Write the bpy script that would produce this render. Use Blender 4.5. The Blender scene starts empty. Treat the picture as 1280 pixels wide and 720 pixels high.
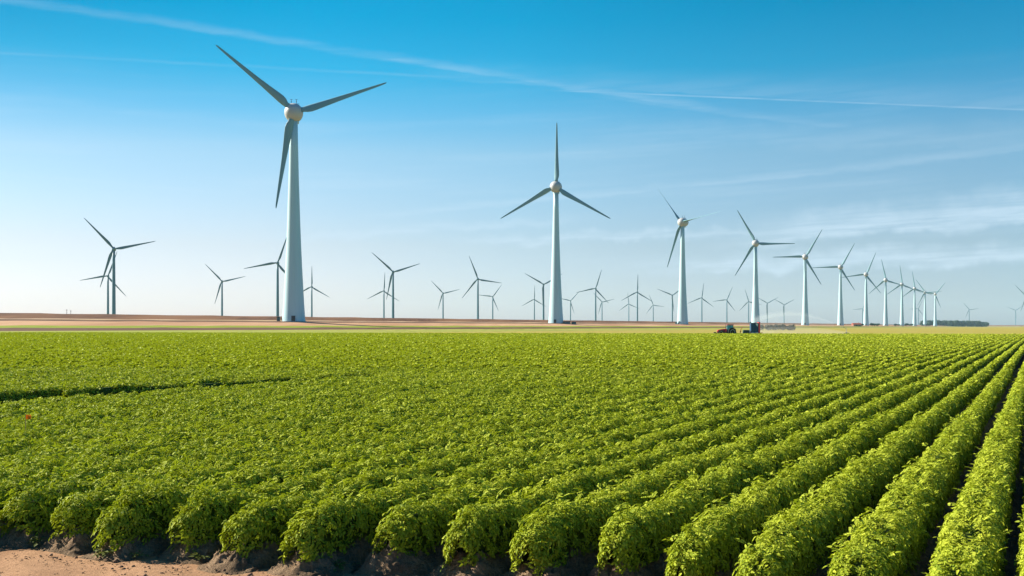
import bpy, bmesh, math
import numpy as np
from mathutils import Vector, Matrix

sc = bpy.context.scene
R = math.radians
PI = math.pi

# ------------------------------------------------------------------ camera
F = 1280 * 35.0 / 36.0            # focal length in photo pixels
HZ = 408.0                        # horizon row in the photo
CAM_H = 2.5
cam_d = bpy.data.cameras.new('camera')
cam = bpy.data.objects.new('camera', cam_d)
sc.collection.objects.link(cam)
cam.location = (0, 0, CAM_H)
cam.rotation_euler = (R(90), 0, 0)
cam_d.lens = 35.0
cam_d.sensor_width = 36.0
cam_d.shift_y = (HZ - 360.0) / 1280.0
cam_d.clip_start = 0.1
cam_d.clip_end = 60000
sc.camera = cam

SUN_BEARING, SUN_EL = -71.0, 31.0
SUN_STRENGTH, SKY_STRENGTH, EXPOSURE = 5.0, 0.05, 1.31

# ------------------------------------------------------------------ node helper
class NT:
    def __init__(s, tree):
        s.t = tree; s.n = tree.nodes; s.l = tree.links
    def new(s, typ, inp=None, **kw):
        n = s.n.new(typ)
        for k, v in kw.items():
            setattr(n, k, v)
        for k, v in (inp or {}).items():
            s.set(n.inputs[k], v)
        return n
    def set(s, sock, v):
        if isinstance(v, bpy.types.NodeSocket):
            s.l.new(v, sock)
        elif v is not None:
            sock.default_value = v
    def math(s, op, a, b=None, c=None, clamp=False):
        n = s.n.new('ShaderNodeMath'); n.operation = op; n.use_clamp = clamp
        s.set(n.inputs[0], a)
        if b is not None: s.set(n.inputs[1], b)
        if c is not None: s.set(n.inputs[2], c)
        return n.outputs[0]
    def vmath(s, op, a, b=None):
        n = s.n.new('ShaderNodeVectorMath'); n.operation = op
        s.set(n.inputs[0], a)
        if b is not None: s.set(n.inputs[1], b)
        return n.outputs['Value'] if op == 'DOT_PRODUCT' else n.outputs[0]
    def smooth(s, v, a, b, lo=0.0, hi=1.0):
        n = s.n.new('ShaderNodeMapRange'); n.interpolation_type = 'SMOOTHSTEP'
        s.set(n.inputs[0], v)
        for i, x in enumerate((a, b, lo, hi)): n.inputs[i + 1].default_value = x
        return n.outputs[0]
    def mix(s, f, a, b, blend='MIX'):
        n = s.n.new('ShaderNodeMix'); n.data_type = 'RGBA'; n.blend_type = blend
        s.set(n.inputs['Factor'], f)
        s.set(n.inputs[6], a if isinstance(a, bpy.types.NodeSocket) else (*a[:3], 1))
        s.set(n.inputs[7], b if isinstance(b, bpy.types.NodeSocket) else (*b[:3], 1))
        return n.outputs[2]
    def noise(s, vec, scale, detail=4, rough=0.55):
        n = s.n.new('ShaderNodeTexNoise')
        if vec is not None: s.l.new(vec, n.inputs['Vector'])
        n.inputs['Scale'].default_value = scale
        n.inputs['Detail'].default_value = detail
        n.inputs['Roughness'].default_value = rough
        return n.outputs[0]
    def ramp(s, f, stops):
        n = s.n.new('ShaderNodeValToRGB'); s.set(n.inputs[0], f)
        e = n.color_ramp.elements
        while len(e) < len(stops): e.new(0.5)
        for x, (p, c) in zip(e, stops):
            x.position = p; x.color = (*c[:3], 1)
        return n.outputs[0]

def pix_dir(px, py):
    return Vector(((px - 640) / F, 1.0, (HZ - py) / F)).normalized()

# ------------------------------------------------------------------ world
w = bpy.data.worlds.new('World'); sc.world = w; w.use_nodes = True
wt = NT(w.node_tree); wt.n.clear()
sky = wt.new('ShaderNodeTexSky', sky_type='NISHITA', sun_disc=False)
sky.sun_elevation = R(SUN_EL)
sky.sun_rotation = R(SUN_BEARING)
sky.altitude = 0
sky.air_density = 1.0; sky.dust_density = 0.5; sky.ozone_density = 1.6
tc = wt.new('ShaderNodeTexCoord')
D = tc.outputs['Generated']
sep = wt.new('ShaderNodeSeparateXYZ', {0: D})
dx, dy, dz = sep.outputs
# colour balance of the sky light by height above the horizon
elev = wt.math('ARCSINE', dz)
az = wt.math('ARCTAN2', dx, dy)
SKY_GRADE = [(0.0, (1.04, 1.05, 1.5)), (0.08, (1.05, 1.01, 1.12)), (0.17, (0.94, 1.16, 1.18)),
             (0.21, (0.48, 1.10, 1.22)), (0.25, (0.12, 1.05, 1.2)), (0.30, (0.0, 0.98, 1.16)), (1.0, (0.01, 0.72, 1.15))]
grade = wt.ramp(wt.math('DIVIDE', elev, 1.0, clamp=True), SKY_GRADE)
AZ_GRADE = [(0.0, (0.92, 0.92, 0.93)), (0.42, (0.95, 0.94, 0.95)), (0.46, (1.02, 1.0, 1.0)), (0.5, (0.92, 1.0, 1.03)), (0.57, (0.72, 0.86, 0.93)), (0.68, (0.2, 0.75, 0.95)), (1.0, (0.15, 0.75, 0.95))]
azf = wt.math('MULTIPLY_ADD', az, 0.5 / PI, 0.5, clamp=True)
azg = wt.ramp(azf, AZ_GRADE)
azl = wt.ramp(azf, [(0.0, (0.6, 0.66, 0.7)), (0.42, (0.6, 0.66, 0.72)), (0.47, (0.9, 0.95, 0.98)), (0.5, (1, 1, 1))])
azg = wt.mix(wt.smooth(elev, 0.10, 0.32), azg, wt.mix(1.0, azg, azl, 'MULTIPLY'))
skyc = wt.mix(1.0, wt.mix(1.0, sky.outputs[0], grade, 'MULTIPLY'), azg, 'MULTIPLY')
# high cirrus and old contrails (directions on the sky, infinitely far)
def streak(p1, p2, width_up, width_dn, fade=0.06, ragged=0.0):
    a, b = pix_dir(*p1), pix_dir(*p2)
    n = a.cross(b).normalized()
    if n.z < 0: n = -n
    t = (b - a).normalized(); m = (a + b) / 2
    half = (b - a).length / 2
    dist = wt.vmath('DOT_PRODUCT', D, tuple(n))
    if ragged:
        nz = wt.noise(D, 26.0, 3, 0.6)
        dist = wt.math('ADD', dist, wt.math('MULTIPLY', wt.math('SUBTRACT', nz, 0.5), ragged))
    up = wt.smooth(dist, 0.0, width_up, 1, 0)
    dn = wt.smooth(dist, -width_dn, 0.0, 0, 1)
    al = wt.math('ABSOLUTE', wt.math('SUBTRACT', wt.vmath('DOT_PRODUCT', D, tuple(t)), m.dot(t)))
    am = wt.smooth(al, half, half + fade, 1, 0)
    return wt.math('MULTIPLY', wt.math('MULTIPLY', up, dn), am)
P = 1.0 / F
comb = wt.new('ShaderNodeCombineXYZ', {0: wt.math('MULTIPLY', az, 3.2), 1: wt.math('MULTIPLY', wt.math('SUBTRACT', elev, wt.math('MULTIPLY', az, 0.04)), 46.0)})
fib = wt.noise(comb.outputs[0], 1.0, 6, 0.6)
fib2 = wt.noise(comb.outputs[0], 2.7, 5, 0.65)
fibm = wt.smooth(fib2, 0.32, 0.62, 0.35, 1.0)
cl = None
for args, s in (
    (((-60, -8), (250, 35), 9 * P, 6 * P, 0.03, 0.006), 0.30),
    (((250, 36), (560, 85), 9 * P, 6 * P, 0.05, 0.007), 0.30),
    (((500, 76), (860, 132), 11 * P, 5 * P, 0.05, 0.006), 0.42),
    (((740, 115), (1300, 138), 2.2 * P, 1.6 * P, 0.05, 0.0), 0.55),
    (((640, 104), (1300, 137), 34 * P, 3 * P, 0.12, 0.008), 0.22),
    (((-40, 64), (640, 101), 3 * P, 3 * P, 0.15, 0.004), 0.18),
    (((820, 130), (1180, 176), 10 * P, 4 * P, 0.08, 0.006), 0.24),
    (((1060, 212), (1320, 182), 12 * P, 4 * P, 0.1, 0.01), 0.34),
    (((540, 264), (1080, 210), 9 * P, 5 * P, 0.1, 0.008), 0.22),
    (((-20, 215), (230, 236), 2.5 * P, 2.5 * P, 0.05, 0.004), 0.2),
    (((1040, 292), (1320, 266), 42 * P, 14 * P, 0.14, 0.03), 0.66),
    (((930, 332), (1320, 318), 24 * P, 12 * P, 0.16, 0.03), 0.6),
    (((680, 300), (900, 290), 12 * P, 8 * P, 0.14, 0.03), 0.45),
    (((380, 296), (640, 280), 10 * P, 8 * P, 0.10, 0.02), 0.3),
    (((830, 168), (1240, 176), 30 * P, 20 * P, 0.14, 0.03), 0.22),
):
    m = wt.math('MULTIPLY', wt.math('MULTIPLY', streak(*args), fibm), s * (0.95 if args[0][1] > 240 else 0.48))
    cl = m if cl is None else wt.math('MAXIMUM', cl, m)
gen = wt.math('MULTIPLY', wt.smooth(fib, 0.46, 0.78, 0, 0.16), wt.smooth(elev, 0.0, 0.10, 0.2, 1.0))
gen = wt.math('MULTIPLY', gen, wt.smooth(elev, 0.17, 0.27, 1.0, 0.0))
cl = wt.math('MAXIMUM', cl, gen, clamp=True)
CLOUD = (5.6, 7.0, 8.2)
skyc = wt.mix(cl, skyc, CLOUD)
bg = wt.new('ShaderNodeBackground', {'Color': skyc, 'Strength': SKY_STRENGTH})
wo = wt.new('ShaderNodeOutputWorld', {'Surface': bg.outputs[0]})

# ------------------------------------------------------------------ sun, exposure
sd = bpy.data.lights.new('sun', 'SUN'); sd.energy = SUN_STRENGTH; sd.angle = R(0.5); sd.color = (1.0, 0.90, 0.74)
so = bpy.data.objects.new('sun', sd); sc.collection.objects.link(so)
b, e = R(SUN_BEARING), R(SUN_EL)
sun_dir = Vector((math.sin(b) * math.cos(e), math.cos(b) * math.cos(e), math.sin(e)))
so.rotation_euler = (-sun_dir).to_track_quat('-Z', 'Y').to_euler()
so.location = (0, 0, 300)
sc.view_settings.view_transform = 'Standard'
sc.view_settings.look = 'None'
sc.view_settings.gamma = 1.0
sc.view_settings.exposure = EXPOSURE
sc.view_settings.use_curve_mapping = False
sc.render.film_transparent = False
try:
    sc.cycles.use_denoising = True
    sc.cycles.volume_bounces = 1
except Exception:
    pass

# ------------------------------------------------------------------ object helpers
def link(o, parent=None):
    sc.collection.objects.link(o)
    if parent is not None: o.parent = parent
    return o

def tag(o, label=None, cat=None, group=None, kind=None):
    for k, v in (('label', label), ('category', cat), ('group', group), ('kind', kind)):
        if v: o[k] = v
    return o

def empty(name, loc, rz=0.0):
    o = bpy.data.objects.new(name, None); link(o)
    o.empty_display_size = 0.2
    o.location = loc; o.rotation_euler = (0, 0, rz)
    return o

class MB:
    """collects simple shapes into one mesh"""
    def __init__(s): s.v = []; s.f = []
    def add(s, vs, fs, M=None):
        k = len(s.v)
        s.v += [tuple(M @ Vector(v)) if M is not None else tuple(v) for v in vs]
        s.f += [tuple(i + k for i in f) for f in fs]
        return s
    def box(s, c, d, M=None, top=(1, 1), shift=(0, 0)):
        x, y, z = (q / 2 for q in d)
        tx, ty = top; sx, sy = shift
        vs = [(-x, -y, -z), (x, -y, -z), (x, y, -z), (-x, y, -z),
              (-x * tx + sx, -y * ty + sy, z), (x * tx + sx, -y * ty + sy, z), (x * tx + sx, y * ty + sy, z), (-x * tx + sx, y * ty + sy, z)]
        vs = [(a + c[0], b_ + c[1], q + c[2]) for a, b_, q in vs]
        return s.add(vs, [(0, 3, 2, 1), (4, 5, 6, 7), (0, 1, 5, 4), (1, 2, 6, 5), (2, 3, 7, 6), (3, 0, 4, 7)], M)
    def loft(s, loops, cap=True, closed=True):
        n = len(loops[0]); k = len(s.v)
        for lp in loops: s.v += [tuple(p) for p in lp]
        m = n if closed else n - 1
        for i in range(len(loops) - 1):
            for j in range(m):
                a = k + i * n + j; b_ = k + i * n + (j + 1) % n
                s.f.append((a, b_, b_ + n, a + n))
        if cap:
            s.f.append(tuple(k + j for j in range(n))[::-1])
            s.f.append(tuple(k + (len(loops) - 1) * n + j for j in range(n)))
        return s
    def lathe(s, prof, seg=24, axis='Z', c=(0, 0, 0)):
        loops = []
        for r, h in prof:
            lp = []
            for j in range(seg):
                a = 2 * PI * j / seg
                p = (r * math.cos(a), r * math.sin(a), h)
                if axis == 'X': p = (h, p[0], p[1])
                if axis == 'Y': p = (p[1], h, p[0])
                lp.append((p[0] + c[0], p[1] + c[1], p[2] + c[2]))
            loops.append(lp)
        return s.loft(loops)
    def tube(s, p, q, r, r2=None, seg=8):
        p, q = Vector(p), Vector(q); d = (q - p).normalized()
        u = d.orthogonal().normalized(); v = d.cross(u)
        r2 = r if r2 is None else r2
        return s.loft([[p + (u * math.cos(a) + v * math.sin(a)) * r for a in np.linspace(0, 2 * PI, seg, endpoint=False)],
                       [q + (u * math.cos(a) + v * math.sin(a)) * r2 for a in np.linspace(0, 2 * PI, seg, endpoint=False)]])
    def mesh(s, name, mat, smooth=False, bevel=0.0):
        me = bpy.data.meshes.new(name); me.from_pydata(s.v, [], s.f)
        bm = bmesh.new(); bm.from_mesh(me)
        bmesh.ops.recalc_face_normals(bm, faces=bm.faces)
        if bevel:
            es = [e_ for e_ in bm.edges if len(e_.link_faces) == 2 and e_.calc_face_angle(0) > 0.5]
            bmesh.ops.bevel(bm, geom=es, offset=bevel, segments=2, affect='EDGES', profile=0.5, clamp_overlap=True)
        bm.to_mesh(me); bm.free()
        me.materials.append(mat)
        if smooth: me.polygons.foreach_set('use_smooth', [True] * len(me.polygons))
        return me
    def build(s, name, mat, parent=None, smooth=False, bevel=0.0):
        return link(bpy.data.objects.new(name, s.mesh(name, mat, smooth, bevel)), parent)

def np_mesh(name, verts, quads, mat, smooth=False):
    me = bpy.data.meshes.new(name)
    nv, nf = len(verts), len(quads)
    me.vertices.add(nv); me.vertices.foreach_set('co', np.ascontiguousarray(verts, dtype=np.float32).ravel())
    k = quads.shape[1]
    me.loops.add(nf * k); me.loops.foreach_set('vertex_index', np.ascontiguousarray(quads, dtype=np.int32).ravel())
    me.polygons.add(nf)
    me.polygons.foreach_set('loop_start', np.arange(0, nf * k, k, dtype=np.int32))
    if smooth: me.polygons.foreach_set('use_smooth', np.ones(nf, dtype=bool))
    me.update(calc_edges=True)
    me.materials.append(mat)
    return me

# ------------------------------------------------------------------ materials
def mat_new(name):
    m = bpy.data.materials.new(name); m.use_nodes = True
    t = NT(m.node_tree); t.n.clear()
    out = t.new('ShaderNodeOutputMaterial')
    return m, t, out

def paint(name, col, rough=0.5, metallic=0.0, var=0.08, scale=3.0, spec=0.4, dirt=None):
    m, t, out = mat_new(name)
    tc_ = t.new('ShaderNodeTexCoord')
    nz = t.noise(tc_.outputs['Object'], scale, 5, 0.6)
    c = t.mix(nz, tuple(x * (1 - var) for x in col), tuple(min(1, x * (1 + var)) for x in col))
    if dirt:
        nz2 = t.noise(tc_.outputs['Object'], scale * 0.37, 6, 0.65)
        c = t.mix(t.smooth(nz2, 0.5, 0.75, 0, 0.6), c, dirt)
    bs = t.new('ShaderNodeBsdfPrincipled', {'Base Color': c, 'Roughness': rough, 'Metallic': metallic, 'Specular IOR Level': spec})
    t.l.new(bs.outputs[0], out.inputs[0])
    return m

def turbine_paint(name, col, streaks=True):
    m, t, out = mat_new(name)
    tc_ = t.new('ShaderNodeTexCoord')
    mp = t.new('ShaderNodeMapping', {'Vector': tc_.outputs['Object'], 'Scale': (0.7, 0.7, 0.02)})
    nz = t.noise(mp.outputs[0], 1.0, 5, 0.6)
    c = t.mix(t.smooth(nz, 0.4, 0.75, 0, 0.5), col, tuple(x * 0.82 for x in col))
    bs = t.new('ShaderNodeBsdfPrincipled', {'Base Color': c, 'Roughness': 0.5, 'Specular IOR Level': 0.2})
    t.l.new(bs.outputs[0], out.inputs[0])
    return m

def ground_mat(name, cols, scale, bump=0.0, bscale=None, aniso=None, speck=None, disp=0.03):
    """cols: list of colours blended by several scales of noise"""
    cols = [tuple(x * 0.81 for x in c_) for c_ in cols]
    m, t, out = mat_new(name)
    tc_ = t.new('ShaderNodeTexCoord')
    v = tc_.outputs['Object']
    if aniso:
        v = t.new('ShaderNodeMapping', {'Vector': v, 'Rotation': (0, 0, R(27.94)), 'Scale': aniso}).outputs[0]
    n1 = t.noise(v, scale, 6, 0.65)
    n2 = t.noise(v, scale * 0.13, 4, 0.55)
    c = t.mix(t.smooth(n1, 0.3, 0.7), cols[0], cols[1])
    if len(cols) > 2:
        c = t.mix(t.smooth(n2, 0.42, 0.66), c, cols[2])
    if speck:
        vo = t.new('ShaderNodeTexVoronoi', {'Vector': tc_.outputs['Object'], 'Scale': speck[1], 'Randomness': 1.0})
        c = t.mix(t.smooth(vo.outputs['Distance'], 0.10, 0.2, 0.8, 0.0), c, speck[0])
    bs = t.new('ShaderNodeBsdfPrincipled', {'Base Color': c, 'Roughness': 0.95, 'Specular IOR Level': 0.1})
    if bump:
        nb = t.noise(tc_.outputs['Object'], bscale or scale, 8, 0.7)
        bp = t.new('ShaderNodeBump', {'Strength': bump, 'Distance': disp, 'Height': nb})
        t.l.new(bp.outputs[0], bs.inputs['Normal'])
    t.l.new(bs.outputs[0], out.inputs[0])
    return m

def leaf_mat(name, c1, c2, c3, trans=0.35, tcol=(0.2, 0.25, 0.02), spec=0.35, patch=0.5):
    m, t, out = mat_new(name)
    c1, c2, c3, tcol = (tuple(x * 0.82 for x in c_) for c_ in (c1, c2, c3, tcol))
    g = t.new('ShaderNodeNewGeometry')
    tc_ = t.new('ShaderNodeTexCoord')
    rnd = g.outputs['Random Per Island']
    c = t.ramp(rnd, [(0.0, c1), (0.6, c2), (1.0, c3)])
    nz = t.noise(tc_.outputs['Object'], patch, 4, 0.6)
    c = t.mix(t.smooth(nz, 0.35, 0.7, 0, 0.5), c, tuple(x * 1.15 for x in c3))
    bs = t.new('ShaderNodeBsdfPrincipled', {'Base Color': c, 'Roughness': 0.6, 'Specular IOR Level': spec})
    tr = t.new('ShaderNodeBsdfTranslucent', {'Color': tcol + (1,)})
    mx = t.new('ShaderNodeMixShader', {0: trans})
    t.l.new(bs.outputs[0], mx.inputs[1]); t.l.new(tr.outputs[0], mx.inputs[2])
    t.l.new(mx.outputs[0], out.inputs[0])
    return m

def glass_mat(name, col):
    m, t, out = mat_new(name)
    bs = t.new('ShaderNodeBsdfPrincipled', {'Base Color': (*col, 1), 'Roughness': 0.08, 'Specular IOR Level': 0.8})
    t.l.new(bs.outputs[0], out.inputs[0]); return m

def volume_mat(name, dens, col=(1, 1, 1), noise=None):
    m, t, out = mat_new(name)
    pv = t.new('ShaderNodeVolumePrincipled', {'Color': (*col, 1), 'Density': dens, 'Anisotropy': 0.0})
    t.l.new(pv.outputs[0], out.inputs['Volume'])
    return m

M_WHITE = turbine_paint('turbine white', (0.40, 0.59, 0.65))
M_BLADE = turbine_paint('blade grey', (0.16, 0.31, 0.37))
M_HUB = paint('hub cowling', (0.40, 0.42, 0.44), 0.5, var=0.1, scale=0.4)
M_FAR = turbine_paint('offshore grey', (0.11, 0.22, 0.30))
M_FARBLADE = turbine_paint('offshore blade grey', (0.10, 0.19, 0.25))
M_DARK = paint('dark steel', (0.04, 0.045, 0.05), 0.5)
M_LEAF = leaf_mat('potato leaf', (0.13, 0.21, 0.014), (0.31, 0.39, 0.022), (0.47, 0.52, 0.05), 0.19, (0.46, 0.56, 0.02), 0.08)
M_CORE = paint('painted leaf shade', (0.04, 0.065, 0.008), 0.8, var=0.3, scale=12, spec=0.1)  # dark green hull colour, paints in the shade seen between the leaves
M_RIDGE = ground_mat('ridge soil', [(0.30, 0.205, 0.13), (0.48, 0.34, 0.22), (0.22, 0.155, 0.10)], 16, 1.0, 30, disp=0.09)
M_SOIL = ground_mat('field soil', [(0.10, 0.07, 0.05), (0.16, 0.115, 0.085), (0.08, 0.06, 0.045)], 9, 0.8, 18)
M_SAND = ground_mat('sandy headland', [(0.36, 0.21, 0.115), (0.46, 0.27, 0.155), (0.32, 0.18, 0.10)], 7, 0.7, 26, speck=((0.16, 0.09, 0.05), 9.0), disp=0.025)
M_MEADOW = ground_mat('dry meadow', [(0.30, 0.28, 0.045), (0.44, 0.34, 0.085), (0.36, 0.31, 0.05)], 0.25, aniso=(1, 0.12, 1))
M_DIKE = ground_mat('dike grass', [(0.085, 0.038, 0.02), (0.19, 0.088, 0.045), (0.23, 0.112, 0.054)], 0.35, aniso=(1, 0.12, 1))
M_PATH = ground_mat('dike path', [(0.52, 0.38, 0.24), (0.42, 0.29, 0.18), (0.5, 0.36, 0.2)], 0.2, aniso=(1, 0.1, 1))
M_TOE = ground_mat('dike toe', [(0.14, 0.075, 0.045), (0.2, 0.11, 0.065), (0.12, 0.065, 0.04)], 0.25, aniso=(1, 0.1, 1))
M_STUB = ground_mat('stubble', [(0.48, 0.28, 0.155), (0.58, 0.36, 0.21), (0.42, 0.235, 0.125)], 0.2, aniso=(1, 0.08, 1))
M_GRASS = ground_mat('green strip', [(0.20, 0.27, 0.012), (0.28, 0.33, 0.025), (0.23, 0.28, 0.02)], 0.25, aniso=(1, 0.1, 1))
M_PLOUGH = ground_mat('ploughed soil', [(0.10, 0.05, 0.028), (0.15, 0.08, 0.045), (0.13, 0.07, 0.04)], 0.3, aniso=(1, 0.08, 1))

# ------------------------------------------------------------------ field frame: rows run along d, n points right of them
TH = math.atan(660.0 / F)
TT = math.tan(TH)
dv = np.array((math.sin(TH), math.cos(TH))); nv_ = np.array((math.cos(TH), -math.sin(TH)))
def yend(x0):
    k = (-0.66 - x0) / 0.86
    return (9.64 - 0.275 * x0) / 1.1458 - np.maximum(0.0, x0 + 3.6) * 0.45 + 0.13 * np.sin(k * 2.1) + 0.09 * np.sin(k * 5.3 + 1)
def yfar(x0):
    return (275 - 0.247 * x0) / 1.131
def at(px, py, Y):
    return Vector(((px - 640) / F * Y, Y, CAM_H + (HZ - py) / F * Y))

# ------------------------------------------------------------------ ground, dike and strips
def sheet(name, pts, z, mat):
    m = MB(); m.add([(x, y, z) for x, y in pts], [tuple(range(len(pts)))])
    o = m.build(name, mat); tag(o, kind='structure'); return o
sheet('ground', [(-9000, -300), (9000, -300), (9000, 9500), (-9000, 9500)], -0.06, M_MEADOW)

path = []
s0 = np.array((-540.0, 0.0))
for Y in (-250, 0, 150, 300, 450, 600, 800, 1100, 1500, 2000, 2600, 3300, 4000, 4500):
    path.append(np.array((-540 + Y * TT, Y)))
ang = TH; p = path[-1].copy()
for i in range(14):
    ang = min(ang + R(4.5), R(72)); p = p + 260 * np.array((math.sin(ang), math.cos(ang))); path.append(p.copy())
path = np.array(path)
tang = np.gradient(path, axis=0); tang /= np.linalg.norm(tang, axis=1)[:, None]
norm = np.stack([tang[:, 1], -tang[:, 0]], 1)
PO = [-60, -30, -6, 0, 14, 35, 45, 60, 80, 106, 120, 137, 160, 181, 198, 212, 240]
PZ = [-1, 4.5, 9.4, 9.55, 8.5, 6.5, 6.0, 5.05, 4.0, 2.85, 2.35, 1.9, 1.4, 0.98, 0.62, 0.35, -0.055]
def strip(name, o0, o1, mat):
    offs = [o for o in PO if o0 <= o <= o1]
    V, Q = [], []
    dense = []
    for i in range(len(path) - 1):
        for f_ in np.linspace(0, 1, 12, endpoint=False): dense.append((path[i] * (1 - f_) + path[i + 1] * f_, norm[i] * (1 - f_) + norm[i + 1] * f_))
    for i, (p_, n_) in enumerate(dense):
        for o in offs:
            z = np.interp(o, PO, PZ)
            a = i * 1.7 + o
            z += 0.10 * math.sin(a * 0.9) + 0.08 * math.sin(a * 2.3 + o) if -5 < o < 180 else 0
            q = p_ + n_ * o
            V.append((q[0], q[1], z))
    k = len(offs)
    for i in range(len(dense) - 1):
        for j in range(k - 1): Q.append((i * k + j, i * k + j + 1, (i + 1) * k + j + 1, (i + 1) * k + j))
    o = link(bpy.data.objects.new(name, np_mesh(name, np.array(V), np.array(Q), mat, True)))
    tag(o, kind='structure'); return o
strip('dike', -60, 35, M_DIKE)
strip('dike_path', 35, 45, M_PATH)
strip('dike_foot', 45, 60, M_TOE)
strip('stubble_field', 60, 106, M_STUB)
strip('grass_strip', 106, 137, M_GRASS)
strip('ploughed_field', 137, 181, M_PLOUGH)
strip('field_verge', 181, 240, ground_mat('verge grass', [(0.25, 0.28, 0.04), (0.38, 0.37, 0.08), (0.30, 0.33, 0.05)], 0.25, aniso=(1, 0.12, 1)))

def nearline(x, y):   # headland line
    return 11.78 - 0.275 * (x + 5.8)
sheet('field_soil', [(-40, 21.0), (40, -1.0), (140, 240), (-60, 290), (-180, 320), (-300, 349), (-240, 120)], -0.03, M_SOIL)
# sandy headland in front of the rows, finely divided and slightly uneven
gx, gy = np.meshgrid(np.linspace(-26, 8, 171), np.linspace(0, 1, 61))
base = 11.34 - 0.275 * (gx + 5.8)
yy = base + 0.30 - gy * 9.0
rng = np.random.default_rng(5)
zz = 0.012 * np.sin(gx * 5.1 + yy * 2) + 0.010 * np.sin(gx * 11 - yy * 7) + rng.normal(0, 0.006, gx.shape) + 0.01
zz -= 0.05 * np.clip(1 - gy * 8, 0, 1)
V = np.stack([gx, yy, zz], -1).reshape(-1, 3)
n0 = gx.shape[1]; ii, jj = np.meshgrid(np.arange(gx.shape[0] - 1), np.arange(n0 - 1), indexing='ij')
Q = np.stack([ii * n0 + jj, ii * n0 + jj + 1, (ii + 1) * n0 + jj + 1, (ii + 1) * n0 + jj], -1).reshape(-1, 4)
tag(link(bpy.data.objects.new('headland', np_mesh('headland', V, Q, M_SAND, True))), kind='structure')

# ------------------------------------------------------------------ wind turbines
def airfoil(r, chord, thick, twist, n=14):
    """section in the plane across the blade: u towards the trailing edge (clockwise side), w out of the rotor plane"""
    pts = []
    for j in range(n):
        a = 2 * PI * j / n
        x = 0.5 - 0.5 * math.cos(a)
        y = math.sin(a) * thick * (0.62 - 0.42 * x) * 1.2
        u = (x - 0.28) * chord; w_ = y * chord
        pts.append((u * math.cos(twist) - w_ * math.sin(twist), u * math.sin(twist) + w_ * math.cos(twist), r))
    return pts

def blade_mesh(name, st, mat):
    # local frame: z = along the blade, x = trailing side, y = -out (front is -y)
    m = MB()
    loops = []
    for r, c, th, tw in st: loops.append([(x, -y, z) for x, y, z in airfoil(r, c, th, R(tw))])
    m.loft(loops)
    return m.mesh(name, mat, True)

BIG_ST = [(4.0, 3.4, 0.95, 40), (6.5, 3.8, 0.75, 36), (8.5, 5.0, 0.5, 30), (11, 5.4, 0.38, 24), (15, 4.9, 0.30, 18), (22, 4.0, 0.26, 13),
          (30, 3.2, 0.23, 9), (40, 2.5, 0.2, 6), (50, 1.85, 0.18, 3), (57, 1.4, 0.17, 2), (61, 1.05, 0.16, 1), (62.6, 0.65, 0.16, 0), (63, 0.2, 0.16, 0)]
FAR_ST = [(1.2, 2.3, 1.0, 20), (4, 2.4, 0.9, 20), (9, 3.9, 0.4, 16), (13, 3.8, 0.3, 12), (22, 3.0, 0.25, 8), (34, 2.1, 0.2, 4), (46, 1.3, 0.18, 2), (52, 0.8, 0.18, 0), (54, 0.2, 0.18, 0)]

def lathe_pts(zs, rs): return list(zip(rs, zs))

def make_big():
    root = empty('wind_turbine', (0, 0, 0))
    m = MB().lathe([(7.6, -1.5), (7.5, 0), (7.15, 4), (6.6, 12), (5.95, 24), (5.3, 36), (4.75, 48), (4.2, 62), (3.7, 78), (3.2, 94), (2.8, 112), (2.45, 131)], 40)
    tower = m.build('tower', M_WHITE, root, True)
    d_ = MB().box((0.0, -7.35, 2.2), (2.4, 0.7, 4.2)); d_.box((0.0, -8.6, -0.2), (3.4, 2.6, 1.0))
    d_.build('door', M_DARK, tower, bevel=0.05)
    fl = MB().lathe([(7.55, 0.15), (8.1, 0.15), (8.1, 0.9), (7.55, 0.9)], 40)
    fl.build('foundation_ring', paint('foundation concrete', (0.35, 0.34, 0.32), 0.9), tower)
    # everything on top turns with the wind: carried by the nacelle
    H = 135.0
    nac = MB().lathe([(0.6, 9.6), (2.2, 9.3), (3.8, 8.2), (5.0, 6.2), (5.75, 3.2), (5.95, 0.6), (5.9, -0.6)], 36, 'Y').build('nacelle', M_HUB, root, True)
    nac.location = (0, 0, H)
    col = MB().lathe([(2.5, -4.8), (3.3, -4.8), (3.3, -6.4), (2.5, -6.6)], 28); col.build('tower_collar', M_WHITE, nac, True).location = (0, 1.6, 0)
    hub = MB().lathe([(0.3, -7.1), (1.7, -6.95), (3.2, -6.3), (4.5, -5.1), (5.45, -3.5), (5.85, -2.0), (5.9, -0.75)], 36, 'Y').build('hub', M_HUB, root, True)
    hub.location = (0, 0, H)
    mast = MB()
    for x in (-1.6, 1.6):
        mast.tube((x, 2, 5.2), (x, 2, 9.0), 0.14)
        mast.box((x, 2, 9.0), (1.5, 0.2, 0.2)); mast.box((x, 2, 7.6), (0.9, 0.15, 0.15))
    mast.tube((-3.2, 2, 6.4), (3.4, 2, 6.4), 0.12)
    for x in (-3, -1.6, 0, 1.6, 3.2): mast.tube((x, 2, 4.9), (x, 2, 6.5), 0.1)
    mast.build('weather_mast', M_DARK, nac)
    bl = blade_mesh('blade', BIG_ST, M_BLADE)
    blades = []
    for i in range(3):
        o = link(bpy.data.objects.new('blade', bl), root); o.location = (0, -2.6, H); blades.append(o)
    return root

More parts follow.
